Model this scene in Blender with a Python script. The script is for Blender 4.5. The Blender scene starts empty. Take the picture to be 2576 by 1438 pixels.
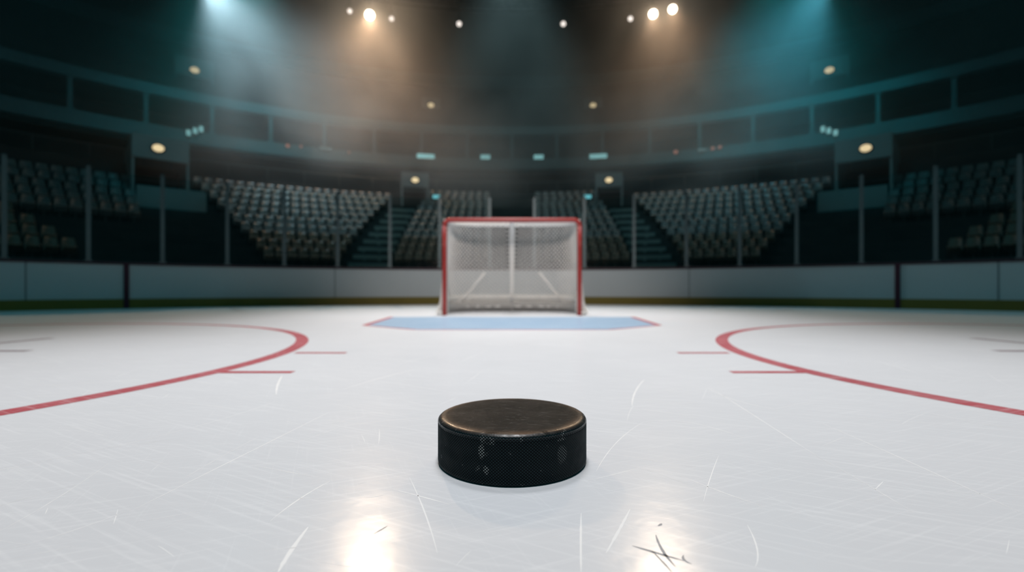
import bpy, bmesh, math, random
from mathutils import Vector, Matrix
random.seed(7)
S = bpy.context.scene
COL = S.collection
PI = math.pi
sin, cos, rad = math.sin, math.cos, math.radians

# ------------------------------------------------------------------ helpers
class MB:
    def __init__(self): self.v = []; self.f = []; self.m = []; self.smooth = []
    def add(self, vs, fs, mi=0, sm=False):
        o = len(self.v); self.v += [tuple(p) for p in vs]
        for f in fs:
            self.f.append(tuple(i + o for i in f)); self.m.append(mi); self.smooth.append(sm)
    def box(self, c, s, mi=0, M=None):
        x, y, z = s[0]/2, s[1]/2, s[2]/2
        vs = [Vector((sx*x, sy*y, sz*z)) for sx in (-1, 1) for sy in (-1, 1) for sz in (-1, 1)]
        vs = [(M @ p if M else p) + Vector(c) for p in vs]
        self.add(vs, [(0,1,3,2),(4,6,7,5),(0,4,5,1),(2,3,7,6),(0,2,6,4),(1,5,7,3)], mi)
    def tube(self, pts, r, n=10, mi=0, closed=False, caps=True):
        pts = [Vector(p) for p in pts]; N = len(pts); rings = []
        up = None
        for i, p in enumerate(pts):
            if closed: t = pts[(i+1) % N] - pts[i-1]
            else: t = pts[min(i+1, N-1)] - pts[max(i-1, 0)]
            t.normalize()
            if up is None:
                up = Vector((0,0,1)) if abs(t.z) < .9 else Vector((1,0,0))
            a = (up - t*up.dot(t)).normalized(); b = t.cross(a); up = a
            rr = r[i] if isinstance(r, (list, tuple)) else r
            rings.append([p + (a*cos(2*PI*k/n) + b*sin(2*PI*k/n))*rr for k in range(n)])
        vs = [q for ring in rings for q in ring]; fs = []
        for i in range(N if closed else N-1):
            j = (i+1) % N
            for k in range(n):
                l = (k+1) % n
                fs.append((i*n+k, i*n+l, j*n+l, j*n+k))
        if caps and not closed:
            fs.append(tuple(range(n-1, -1, -1))); fs.append(tuple((N-1)*n+k for k in range(n)))
        self.add(vs, fs, mi, True)
    def lathe(self, prof, n=48, mi=0, M=None, sm=True):
        vs = []; fs = []; P = len(prof)
        for k in range(n):
            a = 2*PI*k/n
            for (r, z) in prof:
                p = Vector((r*cos(a), r*sin(a), z)); vs.append(M @ p if M else p)
        for k in range(n):
            l = (k+1) % n
            for i in range(P-1):
                fs.append((k*P+i, l*P+i, l*P+i+1, k*P+i+1))
        self.add(vs, fs, mi, sm)
    def sweep(self, prof, angs, c, closed=True, mi=0, caps=True):
        """profile of (R, z) swept about the vertical through c; angle measured from +Y towards +X"""
        P = len(prof); vs = []; fs = []
        for a in angs:
            for (r, z) in prof: vs.append((c[0] + r*sin(a), c[1] + r*cos(a), z))
        for k in range(len(angs)-1):
            for i in range(P if closed else P-1):
                j = (i+1) % P
                fs.append((k*P+i, k*P+j, (k+1)*P+j, (k+1)*P+i))
        if closed and caps:
            fs.append(tuple(range(P))); fs.append(tuple((len(angs)-1)*P+i for i in range(P-1, -1, -1)))
        self.add(vs, fs, mi)
    def build(self, name, mat=None, parent=None, bevel=0, smooth=None, fixn=True):
        me = bpy.data.meshes.new(name); me.from_pydata(self.v, [], self.f)
        mats = mat if isinstance(mat, (list, tuple)) else [mat]
        for m in mats:
            if m: me.materials.append(m)
        me.polygons.foreach_set('material_index', self.m)
        me.polygons.foreach_set('use_smooth', [bool(s) if smooth is None else smooth for s in self.smooth])
        if fixn:
            bm = bmesh.new(); bm.from_mesh(me)
            bmesh.ops.recalc_face_normals(bm, faces=bm.faces); bm.to_mesh(me); bm.free()
        me.update()
        o = bpy.data.objects.new(name, me); COL.objects.link(o)
        if parent: o.parent = parent
        if bevel:
            b = o.modifiers.new('bevel', 'BEVEL'); b.width = bevel; b.segments = 2; b.limit_method = 'ANGLE'
        return o

def tag(o, label, cat, group=None, kind=None):
    o['label'] = label; o['category'] = cat
    if group: o['group'] = group
    if kind: o['kind'] = kind
    return o
def struct(o, label=None):
    o['kind'] = 'structure'
    if label: o['label'] = label
    return o
def thing(name, label, cat, loc=(0,0,0), rz=0, group=None):
    o = bpy.data.objects.new(name, None); COL.objects.link(o)
    o.location = loc; o.rotation_euler = (0, 0, rz); o.empty_display_size = .1
    return tag(o, label, cat, group)
def copy_tree(o, parent=None):
    c = o.copy(); COL.objects.link(c)
    if parent: c.parent = parent
    for ch in list(o.children): copy_tree(ch, c)
    return c
def arange(a0, a1, step=2.0):
    n = max(1, int(math.ceil(abs(a1-a0)/step)))
    return [rad(a0 + (a1-a0)*i/n) for i in range(n+1)]
ORD = 'first second third fourth fifth sixth seventh eighth ninth tenth eleventh twelfth thirteenth fourteenth fifteenth sixteenth seventeenth eighteenth nineteenth twentieth twenty-first twenty-second twenty-third twenty-fourth twenty-fifth'.split()

# ------------------------------------------------------------------ materials
def mat(name, col, rough=.6, spec=.3, metal=0, var=.12, scale=6, emit=None, estr=0):
    m = bpy.data.materials.new(name); m.use_nodes = True
    N = m.node_tree.nodes; L = m.node_tree.links; b = N['Principled BSDF']
    b.inputs['Roughness'].default_value = rough; b.inputs['Metallic'].default_value = metal
    b.inputs['Specular IOR Level'].default_value = spec
    if var:
        tc = N.new('ShaderNodeTexCoord'); nz = N.new('ShaderNodeTexNoise'); nz.inputs['Scale'].default_value = scale
        nz.inputs['Detail'].default_value = 2
        L.new(tc.outputs['Object'], nz.inputs['Vector'])
        mx = N.new('ShaderNodeMix'); mx.data_type = 'RGBA'
        mx.inputs['A'].default_value = (*[c*(1-var) for c in col], 1)
        mx.inputs['B'].default_value = (*[min(1, c*(1+var)) for c in col], 1)
        L.new(nz.outputs['Fac'], mx.inputs['Factor']); L.new(mx.outputs['Result'], b.inputs['Base Color'])
    else: b.inputs['Base Color'].default_value = (*col, 1)
    if emit:
        b.inputs['Emission Color'].default_value = (*emit, 1); b.inputs['Emission Strength'].default_value = estr
    return m

def ice_mat(name, col, scratch=True, gl=.10, rough=.21, var=None):
    m = bpy.data.materials.new(name); m.use_nodes = True
    N = m.node_tree.nodes; L = m.node_tree.links; N.clear()
    out = N.new('ShaderNodeOutputMaterial')
    tc = N.new('ShaderNodeTexCoord')
    dif = N.new('ShaderNodeBsdfDiffuse'); gls = N.new('ShaderNodeBsdfGlossy'); mix = N.new('ShaderNodeMixShader')
    lw = N.new('ShaderNodeLayerWeight'); lw.inputs['Blend'].default_value = .12
    mr = N.new('ShaderNodeMapRange'); mr.inputs['From Max'].default_value = 1
    mr.inputs['To Min'].default_value = gl*.55; mr.inputs['To Max'].default_value = gl*1.6
    L.new(lw.outputs['Facing'], mr.inputs['Value']); L.new(mr.outputs['Result'], mix.inputs['Fac'])
    gls.inputs['Color'].default_value = (.95, .97, 1, 1)
    # cloudy colour of the frozen sheet
    n1 = N.new('ShaderNodeTexNoise'); n1.inputs['Scale'].default_value = 1.6; n1.inputs['Detail'].default_value = 5
    L.new(tc.outputs['Object'], n1.inputs['Vector'])
    cr = N.new('ShaderNodeMix'); cr.data_type = 'RGBA'
    v = var or .035
    cr.inputs['A'].default_value = (*[c*(1-v) for c in col], 1); cr.inputs['B'].default_value = (*[min(1, c*(1+v)) for c in col], 1)
    L.new(n1.outputs['Fac'], cr.inputs['Factor'])
    last = cr.outputs['Result']
    # short streaks left by skates: stretched noise in several directions
    for ang, sx, sy, lo, hi, amt in ((.5, 3, 95, .54, .72, .26), (-.42, 4, 120, .56, .74, .26), (.15, 2.2, 70, .54, .8, .22), (1.2, 4, 130, .60, .76, .16)):
        mp = N.new('ShaderNodeMapping'); mp.inputs['Rotation'].default_value = (0, 0, ang)
        mp2 = N.new('ShaderNodeMapping'); mp2.inputs['Scale'].default_value = (sx, sy, 1)
        L.new(tc.outputs['Object'], mp.inputs['Vector']); L.new(mp.outputs['Vector'], mp2.inputs['Vector'])
        nz = N.new('ShaderNodeTexNoise'); nz.inputs['Scale'].default_value = 1; nz.inputs['Detail'].default_value = 2
        L.new(mp2.outputs['Vector'], nz.inputs['Vector'])
        r = N.new('ShaderNodeMapRange'); r.inputs['From Min'].default_value = lo; r.inputs['From Max'].default_value = hi
        r.inputs['To Max'].default_value = amt
        L.new(nz.outputs['Fac'], r.inputs['Value'])
        mx = N.new('ShaderNodeMix'); mx.data_type = 'RGBA'; mx.inputs['B'].default_value = (.97, .98, 1, 1)
        L.new(r.outputs['Result'], mx.inputs['Factor']); L.new(last, mx.inputs['A']); last = mx.outputs['Result']
    L.new(last, dif.inputs['Color'])
    n2 = N.new('ShaderNodeTexNoise'); n2.inputs['Scale'].default_value = 9; n2.inputs['Detail'].default_value = 4
    L.new(tc.outputs['Object'], n2.inputs['Vector'])
    bp = N.new('ShaderNodeBump'); bp.inputs['Strength'].default_value = .12; bp.inputs['Distance'].default_value = .01
    L.new(n2.outputs['Fac'], bp.inputs['Height']); L.new(bp.outputs['Normal'], gls.inputs['Normal'])
    rr = N.new('ShaderNodeMapRange'); rr.inputs['To Min'].default_value = rough*.7; rr.inputs['To Max'].default_value = rough*1.35
    L.new(n1.outputs['Fac'], rr.inputs['Value']); L.new(rr.outputs['Result'], gls.inputs['Roughness'])
    L.new(dif.outputs[0], mix.inputs[1]); L.new(gls.outputs[0], mix.inputs[2]); L.new(mix.outputs[0], out.inputs['Surface'])
    return m

def emission(name, col, s):
    m = bpy.data.materials.new(name); m.use_nodes = True
    N = m.node_tree.nodes; L = m.node_tree.links; N.clear()
    o = N.new('ShaderNodeOutputMaterial'); e = N.new('ShaderNodeEmission')
    e.inputs['Color'].default_value = (*col, 1); e.inputs['Strength'].default_value = s
    L.new(e.outputs[0], o.inputs['Surface']); return m

def glass_mat():
    m = bpy.data.materials.new('rink_glass'); m.use_nodes = True
    N = m.node_tree.nodes; L = m.node_tree.links; N.clear()
    o = N.new('ShaderNodeOutputMaterial'); t = N.new('ShaderNodeBsdfTransparent'); g = N.new('ShaderNodeBsdfGlossy'); mx = N.new('ShaderNodeMixShader')
    t.inputs['Color'].default_value = (.9, .95, .95, 1); g.inputs['Roughness'].default_value = .08
    fr = N.new('ShaderNodeFresnel'); fr.inputs['IOR'].default_value = 1.25
    L.new(fr.outputs[0], mx.inputs['Fac']); L.new(t.outputs[0], mx.inputs[1]); L.new(g.outputs[0], mx.inputs[2]); L.new(mx.outputs[0], o.inputs['Surface'])
    return m

M_ice = ice_mat('ice', (.755, .77, .80))
M_red = ice_mat('ice_red_paint', (.50, .115, .135), gl=.08, var=.25)
M_blue = ice_mat('ice_blue_paint', (.36, .52, .70), gl=.16, var=.04)
M_mark = ice_mat('ice_dark_mark', (.33, .27, .29), gl=.06, var=.1)
M_scr = mat('scratch_white', (.95, .96, .97), .5, .2, var=.05)
M_scr_glare = mat('scratch_dark_in_glare', (.42, .42, .43), .6, .1, var=.1)  # scratches' dark break in the glare, painted in as grey
M_board = mat('board_white', (.50, .54, .56), .45, .25, var=.06, scale=.8)
M_kick = mat('board_kickplate', (.19, .145, .03), .5, .2, var=.15, scale=2)
M_rail = mat('board_rail', (.045, .02, .03), .45, .3)
M_gline = mat('board_red_line', (.06, .012, .028), .5, .3)
M_metal = mat('support_metal', (.13, .165, .175), .4, .4, .5)
M_glass = glass_mat()
M_rail2 = mat('handrail_paint', (.10, .13, .135), .5, .3)
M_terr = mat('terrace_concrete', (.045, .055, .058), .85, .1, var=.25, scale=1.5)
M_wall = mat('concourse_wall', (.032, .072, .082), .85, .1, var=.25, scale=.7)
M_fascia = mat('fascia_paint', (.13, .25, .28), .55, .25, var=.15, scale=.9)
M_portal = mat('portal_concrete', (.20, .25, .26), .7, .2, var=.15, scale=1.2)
M_black = mat('tunnel_shade', (.006, .007, .008), .9, .05)
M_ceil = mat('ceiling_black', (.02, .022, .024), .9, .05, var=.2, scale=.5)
M_truss = mat('truss_dark', (.03, .032, .035), .6, .2)
M_seat = mat('seat_grey_plastic', (.19, .205, .21), .42, .4, var=.22, scale=30)
M_seat2 = mat('seat_grey_warm_tinted', (.17, .135, .105), .42, .4, var=.22, scale=30)  # grey seats with the warm light off the ice put into the colour
M_seatm = mat('seat_bracket', (.06, .065, .07), .5, .3)
M_gred = mat('goal_red_enamel', (.36, .035, .03), .35, .4, var=.08, scale=10)
M_gwht = mat('goal_white_enamel', (.88, .86, .83), .45, .3, var=.06, scale=10)
M_twine = mat('net_twine', (.88, .85, .81), .8, .1, var=.08, scale=10)
M_canvas = mat('goal_skirt_canvas', (.82, .79, .74), .8, .1, var=.12, scale=8)
M_skirtd = mat('goal_base_strip', (.5, .49, .47), .8, .1, var=.2, scale=10)
M_house = mat('lamp_housing', (.015, .015, .016), .5, .3)
M_lensB = emission('lamp_lens_bright', (1, .86, .66), 12)
M_lensS = emission('lamp_lens_dim', (1, .90, .82), 1.7)
M_plamp = emission('portal_lamp_glow', (1, .80, .46), 1.0)
M_screen = emission('screen_glow', (.36, .82, .84), .75)
M_screen2 = emission('sign_glow', (.16, .62, .70), .8)
M_bulb = emission('small_red_glow', (.9, .42, .32), .3)

# ------------------------------------------------------------------ the ice sheet
BC = (0, 1.06); BR = 12.1          # centre and radius of the end of the rink
B_ANG = arange(-90, 90, 1.5)
mb = MB()
# ice plate: half disc and the straight part behind the camera
outline = [(BC[0] + (BR+.1)*sin(a), BC[1] + (BR+.1)*cos(a)) for a in B_ANG] + [(BR+.1, -9), (-BR-.1, -9)]
mb.add([(x, y, 0) for x, y in outline], [tuple(range(len(outline)))])
mb.add([(x, y, -.12) for x, y in outline], [tuple(range(len(outline)))[::-1]])
n = len(outline)
mb.add([(x, y, 0) for x, y in outline] + [(x, y, -.12) for x, y in outline], [(i, (i+1) % n, n+(i+1) % n, n+i) for i in range(n)])
ZS = .00012
def strip(pts, w, mi, taper=True, z=ZS):
    """a skate scratch: a thin strip along ground points, tapering to its ends"""
    P = [Vector((x, y, 0)) for x, y in pts]; vs = []; N_ = len(P)
    for i, p in enumerate(P):
        t = (P[min(i+1, N_-1)] - P[max(i-1, 0)]).normalized(); nn = Vector((-t.y, t.x, 0))
        u = i/(N_-1); ww = w*.5*((sin(PI*min(max(u, .02), .98))**.5) if taper else 1)*random.uniform(.7, 1.2)
        vs += [p + nn*ww + Vector((0, 0, z)), p - nn*ww + Vector((0, 0, z))]
    mb.add(vs, [(2*i, 2*i+1, 2*i+3, 2*i+2) for i in range(N_-1)], mi)
def bez(a, c, b, n=14):
    return [((1-t)**2*a[0] + 2*t*(1-t)*c[0] + t*t*b[0], (1-t)**2*a[1] + 2*t*(1-t)*c[1] + t*t*b[1]) for t in [i/n for i in range(n+1)]]
# the scratches the photograph shows, in metres on the ice (x right, y away)
SCR = [
    ((-1.1424, 1.1086), (-0.8987, 1.3405), (-0.8452, 1.7668), 0.00174, 1),
    ((-0.8474, 0.8224), (-0.8627, 0.956), (-0.9294, 1.1468), 0.00123, 1),
    ((-0.6879, 0.8929), (-0.6573, 1.1287), (-0.5948, 1.6234), 0.00236, 1),
    ((-0.6951, 1.0246), (-0.6967, 1.1962), (-0.6879, 1.3477), 0.00119, 1),
    ((-0.6929, 0.9042), (-0.7236, 0.8091), (-0.7767, 0.7657), 0.00159, 1),
    ((-0.4968, 1.4577), (-0.4085, 1.5106), (-0.2877, 1.5432), 0.00211, 1),
    ((-0.5851, 1.1287), (-0.4734, 1.0799), (-0.4127, 1.0571), 0.00126, 1),
    ((-0.4172, 0.8576), (-0.4115, 0.956), (-0.3793, 1.0352), 0.0024, 1),
    ((-0.3308, 0.7032), (-0.3397, 0.7541), (-0.3431, 0.8361), 0.00684, 1),
    ((-0.3518, 1.004), (-0.3297, 1.0101), (-0.3035, 1.0309), 0.00195, 1),
    ((-0.2459, 0.998), (-0.1838, 0.9653), (-0.1168, 0.9242), 0.00246, 1),
    ((-0.2182, 1.0571), (-0.1513, 0.8881), (-0.1134, 0.7541), 0.00169, 1),
    ((-0.2804, 0.9524), (-0.2595, 0.9597), (-0.2494, 0.9653), 0.00153, 1),
    ((0.1852, 1.0917), (0.2667, 1.3228), (0.3988, 1.5015), 0.00162, 1),
    ((0.3988, 1.5015), (0.5434, 1.5723), (0.6241, 1.3405), 0.00181, 1),
    ((0.1507, 1.0352), (0.2197, 1.0684), (0.3147, 1.1338), 0.0018, 1),
    ((0.3607, 1.0684), (0.4086, 0.9785), (0.4658, 0.9141), 0.00189, 1),
    ((0.4976, 1.1962), (0.4203, 1.0571), (0.3617, 0.9381), 0.00148, 1),
    ((0.9254, 1.4793), (0.9256, 1.1547), (0.9108, 0.8881), 0.00213, 1),
    ((0.8871, 1.6502), (0.7661, 1.7668), (0.7935, 2.0161), 0.00256, 1),
    ((0.8099, 2.0576), (0.7598, 1.4793), (0.73, 1.182), 0.00211, 1),
    ((0.4123, 1.7065), (0.4682, 1.938), (0.5825, 2.193), 0.00491, 1),
    ((0.7224, 0.9901), (0.7451, 1.0101), (0.7735, 1.0352), 0.00194, 1),
    ((0.143, 0.7541), (0.1804, 0.8292), (0.2148, 0.9042), 0.00368, 1),
    ((0.0979, 0.7032), (0.107, 0.7776), (0.1236, 0.8881), 0.00301, 1),
    ((-0.8951, 1.8868), (-0.9966, 2.1008), (-1.0606, 2.2936), 0.00663, 1),
    ((-0.4887, 2.4631), (-0.6063, 2.2422), (-0.6767, 1.9763), 0.00281, 1),
    ((0.73, 1.182), (0.7311, 1.0246), (0.719, 0.8881), 0.0013, 1),
    ((0.3993, 0.8432), (0.3813, 0.7541), (0.3507, 0.7163), 0.00198, 1),
    ((0.1873, 0.7752), (0.2184, 0.7541), (0.253, 0.7321), 0.00434, 2),
    ((0.2343, 0.8091), (0.2261, 0.7599), (0.2361, 0.7163), 0.0034, 2),
    ((0.2587, 0.7485), (0.249, 0.7342), (0.2616, 0.7236), 0.0033, 2),
    ((0.2467, 0.8403), (0.2523, 0.8432), (0.2553, 0.8489), 0.00378, 2),
    ((0.2262, 0.7032), (0.2221, 0.7267), (0.214, 0.7599), 0.0028, 2),
    ((-0.2263, 0.813), (-0.2169, 0.8264), (-0.2104, 0.8403), 0.00212, 2)]
for a, c, b, w, mi in SCR: strip(bez(a, c, b), w*1.35, mi)
rs = random.Random(3)
for i in range(150):                      # faint short nicks all over the near ice
    y = rs.uniform(.68, 3.2); x = rs.uniform(-1.15, 1.15)*y
    if math.hypot(x-.0, y-1.17) < .2: continue
    a = rs.choice((.45, .55, -.45, -.5, .1, 1.2, 2.0)) + rs.uniform(-.25, .25); l = rs.uniform(.015, .10)*y
    dx, dy = cos(a)*l, sin(a)*l; k = rs.uniform(-.1, .1)*l
    strip(bez((x-dx, y-dy), (x-k*dy/l, y+k*dx/l), (x+dx, y+dy), 6), rs.uniform(.0008, .0016)*y**.5, 1)
floor = struct(mb.build('floor', [M_ice, M_scr, M_scr_glare], fixn=False), 'white scratched sheet of ice')

def flat(name, polys, m, z=.0006):
    b = MB()
    for p in polys: b.add([(x, y, z) for x, y in p], [tuple(range(len(p)))])
    o = b.build(name, m, floor); o['kind'] = 'structure'; return o
def ring_polys(c, r, w, n=128):
    ps = []
    for i in range(n):
        a, b = 2*PI*i/n, 2*PI*(i+1)/n
        ps.append([(c[0]+(r-w/2)*cos(a), c[1]+(r-w/2)*sin(a)), (c[0]+(r+w/2)*cos(a), c[1]+(r+w/2)*sin(a)),
                   (c[0]+(r+w/2)*cos(b), c[1]+(r+w/2)*sin(b)), (c[0]+(r-w/2)*cos(b), c[1]+(r-w/2)*sin(b))])
    return ps
def rect(x0, y0, x1, y1): return [(x0, y0), (x1, y0), (x1, y1), (x0, y1)]
def seg(a, b, w):
    a = Vector(a); b = Vector(b); t = (b-a).normalized(); nn = Vector((-t.y, t.x))*w/2
    return [tuple(a+nn), tuple(a-nn), tuple(b-nn), tuple(b+nn)]
for s in (-1, 1):
    flat('faceoff_circle', ring_polys((s*4.42, 2.76), 3.0, .092), M_red)
    flat('hash_mark', [rect(s*1.36, 3.09, s*1.04, 3.15)], M_red, .0009)
    flat('hash_mark', [rect(s*1.42, 2.365, s*1.055, 2.425)], M_red, .0009)
    flat('faceoff_mark', [seg((s*3.76, 4.06), (s*3.84, 3.35), .075), seg((s*3.13, 3.22), (s*3.75, 3.20), .075)], M_mark, .0009)
crease = [(-1.73, 7.16), (-1.63, 5.49), (-.953, 4.90), (.953, 4.90), (1.63, 5.49), (1.73, 7.16)]
flat('goal_crease', [crease], M_blue)
flat('crease_line', [seg(crease[i], crease[i+1], .07 if i in (0, 4) else .055) for i in range(5)], M_red, .0009)

# ------------------------------------------------------------------ boards round the rink
def board_ring(r0, r1, z0, z1, name, m, a0=-90, a1=90):
    b = MB(); b.sweep([(r0, z0), (r1, z0), (r1, z1), (r0, z1)], arange(a0, a1, 1.5), BC)
    if a0 == -90:
        for s in (-1, 1): b.box((s*(r0+r1)/2, (BC[1]-9)/2, (z0+z1)/2), (r1-r0, 9+BC[1], z1-z0))
    return struct(b.build(name, m))
board_ring(BR, BR+.10, .20, .90, 'wall_boards', M_board)
board_ring(BR-.015, BR+.10, 0, .20, 'baseboard_boards', M_kick)
board_ring(BR-.02, BR+.14, .90, .955, 'trim_1', M_rail)
def az(x): # angle about the rink centre of the boards seen along picture column x
    d = (x-1288)/1250; A = 1+d*d; B = -2*BC[1]; Cc = BC[1]**2 - BR**2
    Y = (-B + math.sqrt(B*B-4*A*Cc))/(2*A); return math.degrees(math.atan2(d*Y, Y-BC[1]))
def board_strip(name, a, w, z0, z1, m, d=.012):
    b = MB(); hw = math.degrees(w/2/BR)
    b.sweep([(BR-.03, z0), (BR+.02, z0), (BR+.02, z1), (BR-.03, z1)], arange(a-hw, a+hw, 1), BC)
    return struct(b.build(name, m))
k = 2
for s in (-1, 1):
    board_strip('trim_%d' % k, s*40.9, .09, 0, .92, M_gline); k += 1
M_joint = mat('board_joint', (.20, .22, .24), .6, .1)
for s in (-1, 1):
    for a in (47.9, 21.3):
        b = MB(); hw = math.degrees(.012/BR)
        b.sweep([(BR-.006, .2), (BR+.01, .2), (BR+.01, .9), (BR-.006, .9)], arange(s*a-hw, s*a+hw, 1), BC)
        struct(b.build('trim_%d' % k, M_joint)); k += 1

# glass and its posts
post_a = [2.8, 9.0, 15.0, 21.0, 26.7, 32.3, 38.0, 43.7, 49.2, 54.8, 60.4]
angs = sorted([-a for a in post_a] + post_a)
GR = BR + .06
NUM = ['first', 'second', 'third', 'fourth', 'fifth', 'sixth', 'seventh', 'eighth', 'ninth', 'tenth', 'eleventh']
proto = None
for a in angs:
    i = post_a.index(abs(a)); side = 'left' if a < 0 else 'right'
    loc = (BC[0]+GR*sin(rad(a)), BC[1]+GR*cos(rad(a)), .955)
    lab = 'thin grey metal glass post on the boards, %s one %s of the goal centre' % (NUM[i], side)
    if proto is None:
        proto = thing('glass_post', lab, 'post', loc, -rad(a), 'posts holding the rink glass')
        b = MB(); b.box((0, 0, .93), (.05, .05, 1.86)); b.box((0, -.035, .93), (.075, .014, 1.84)); b.build('post_bar', M_metal, proto)
        b = MB(); b.box((0, 0, .012), (.13, .11, .024)); b.build('base_plate', M_metal, proto, .004)
        b = MB(); b.box((0, 0, 1.875), (.065, .065, .03)); b.build('post_cap', M_metal, proto, .006)
    else:
        o = copy_tree(proto); o.location = loc; o.rotation_euler.z = -rad(a); o['label'] = lab
for i in range(len(angs)-1):
    b = MB(); g = .18
    b.sweep([(GR-.008, .957), (GR+.008, .957), (GR+.008, 2.78), (GR-.008, 2.78)], arange(angs[i]+g, angs[i+1]-g, 2), BC)
    struct(b.build('window_%d' % (i+1), M_glass))

# ------------------------------------------------------------------ goal
GY = 7.58; HW = 1.03; GH = 1.455; PR = .035
goal = thing('hockey_goal', 'red framed ice hockey goal with white net standing behind the blue crease', 'goal', (0, GY, 0))
for s in (-1, 1):
    b = MB(); b.tube([(s*HW, 0, 0), (s*HW, 0, .5), (s*HW, 0, 1.0), (s*HW, 0, GH-.09)], PR, 14); b.build('goal_post', M_gred, goal)
b = MB()
pts = []
for i in range(7):
    t = PI/2*i/6; pts.append((-HW+.09-.09*cos(t), 0, GH-.09+.09*sin(t)))
pts += [(x, 0, GH) for x in (-.6, -.2, .2, .6)]
for i in range(7):
    t = PI/2*(1-i/6); pts.append((HW-.09+.09*cos(t), 0, GH-.09+.09*sin(t)))
b.tube(pts, PR, 14); b.build('crossbar', M_gred, goal)
# white rear frame: base hoop on the ice, top shelf, centre pole
def base_pt(t):  # t in -1..1 round the D shaped base
    a = t*PI/2
    x = 1.13*(abs(sin(a))**.55)*(1 if t > 0 else -1) if t else 0
    return Vector((x, 1.22*(cos(a)**.62) if abs(t) < 1 else 0, .035))
_s = [base_pt(-1 + 2*i/2000) for i in range(2001)]; _l = [0]
for i in range(2000): _l.append(_l[-1] + min(.01, (_s[i+1]-_s[i]).length))
def t_of(u):           # even steps along the base hoop
    w = u*_l[-1]; lo, hi = 0, 2000
    while hi - lo > 1:
        m = (lo+hi)//2
        if _l[m] <= w: lo = m
        else: hi = m
    f = (w-_l[lo])/max(1e-9, _l[hi]-_l[lo]); return max(-1, min(1, -1 + 2*(lo+f)/2000))
TS = [t_of(i/40) for i in range(41)]; TS[0] = -1; TS[-1] = 1
base = [base_pt(t) for t in TS]
base[0].x = -HW-.03; base[-1].x = HW+.03
b = MB(); b.tube(base, .03, 10); b.build('base_frame', M_gwht, goal)
def top_pt(t):
    a = t*PI/2
    x = .97*(abs(sin(a))**.45)*(1 if t > 0 else -1) if t else 0
    return Vector((x, .50*(cos(a)**.5) if abs(t) < 1 else 0, GH-.015))
top = [top_pt(t) for t in TS]
top[0].x = -HW; top[-1].x = HW
b = MB(); b.tube(top, .026, 10); b.build('top_shelf', M_gwht, goal)
b = MB(); b.tube([(0, .02, GH), (0, .50, GH-.015), (0, .56, GH-.08), (0, .72, 1.02), (0, .9, .62), (0, 1.2, .05)], [.035, .045, .045, .045, .036, .033], 10); b.build('center_pole', M_gwht, goal)
for s in (-1, 1):
    b = MB(); b.tube([(s*.46, .80, .68), (s*.66, .92, .44), (s*.94, .92, .12)], .015, 8); b.build('brace', M_twine, goal)
# twine: real strands over the surface between the top shelf and the base
U, V = 64, 36
def net_pt(u, v):
    t = -1 if u <= 0 else 1 if u >= 1 else t_of(u)
    f = lambda F, t: F(t)
    A = top_pt(t); B = base_pt(t)
    if abs(t) >= 1: A = Vector((HW*t, 0, GH-.015)); B = Vector(((HW+.03)*t, 0, .035))
    p = A.lerp(B, v)
    p.y -= .07*sin(PI*v)*cos(t*PI/2); p.z -= 0
    return p
def strands(name, fn, U, V, r, diag=True):
    b = MB(); P = [[fn(i/U, j/V) for j in range(V+1)] for i in range(U+1)]
    def bar(p, q):
        d = q-p
        if d.length < 1e-5: return
        d.normalize(); a = d.orthogonal().normalized(); c = d.cross(a)
        o = [(a*cos(x)+c*sin(x))*r for x in (0, 2*PI/3, 4*PI/3)]
        b.add([p+o[0], p+o[1], p+o[2], q+o[0], q+o[1], q+o[2]], [(0,1,4,3),(1,2,5,4),(2,0,3,5)])
    for i in range(U):
        for j in range(V):
            if (i+j) % 2 == 0: bar(P[i][j], P[i+1][j+1])
            else: bar(P[i+1][j], P[i][j+1])
    return b.build(name, M_twine, goal, fixn=False)
strands('net_back', net_pt, 96, 42, .0062)
strands('net_top', lambda u, v: Vector((HW*(-1+2*u), 0, GH-.0)).lerp(top_pt(-1 if u <= 0 else 1 if u >= 1 else t_of(u)), v), 64, 12, .005)
# canvas skirt laced to the inside of the base
def skirt(z0, z1, ins, name, m):
    b = MB(); vs = []
    for t in TS:
        p = base_pt(t)
        if abs(t) >= 1: p = Vector(((HW+.02)*t, 0, .035))
        q = net_pt(TS.index(t)/40, 1 - z1/GH)
        for (pp, z) in ((p, z0), (q, z1)): vs.append((pp.x*ins, pp.y*ins - .03*(1-ins)*10*0, z))
    b.add(vs, [(2*i, 2*i+1, 2*i+3, 2*i+2) for i in range(len(TS)-1)], 0, True)
    o = b.build(name, m, goal, fixn=False); s_ = o.modifiers.new('solid', 'SOLIDIFY'); s_.thickness = .008; return o
skirt(.02, .17, .985, 'base_skirt', M_skirtd)
skirt(.175, .30, .985, 'canvas_skirt', M_canvas)
rl = random.Random(11)
for x in (-.80, -.62, -.42, -.26, .10, .30, .52, .66, .82):
    b = MB(); b.tube([(x-.05, 1.14-.25*abs(x)**4, .10), (x+.05, 1.14-.25*abs(x)**4, .10)], .018, 8); b.build('lacing', M_gwht, goal)
for s in (-1, 1):  # white side wing that flares past each post
    b = MB(); pr = [(s*(HW+.02), .06, .37), (s*(HW+.02), .08, .02), (s*(HW+.16), .10, .02), (s*(HW+.045), .08, .30)]
    pr2 = [(s*HW+(x-s*HW)*.7, y+.55, z) for x, y, z in pr]
    b.add(pr + pr2, [(0,1,2,3),(7,6,5,4),(0,4,5,1),(1,5,6,2),(2,6,7,3),(3,7,4,0)]); b.build('side_wing', M_gwht, goal)

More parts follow.
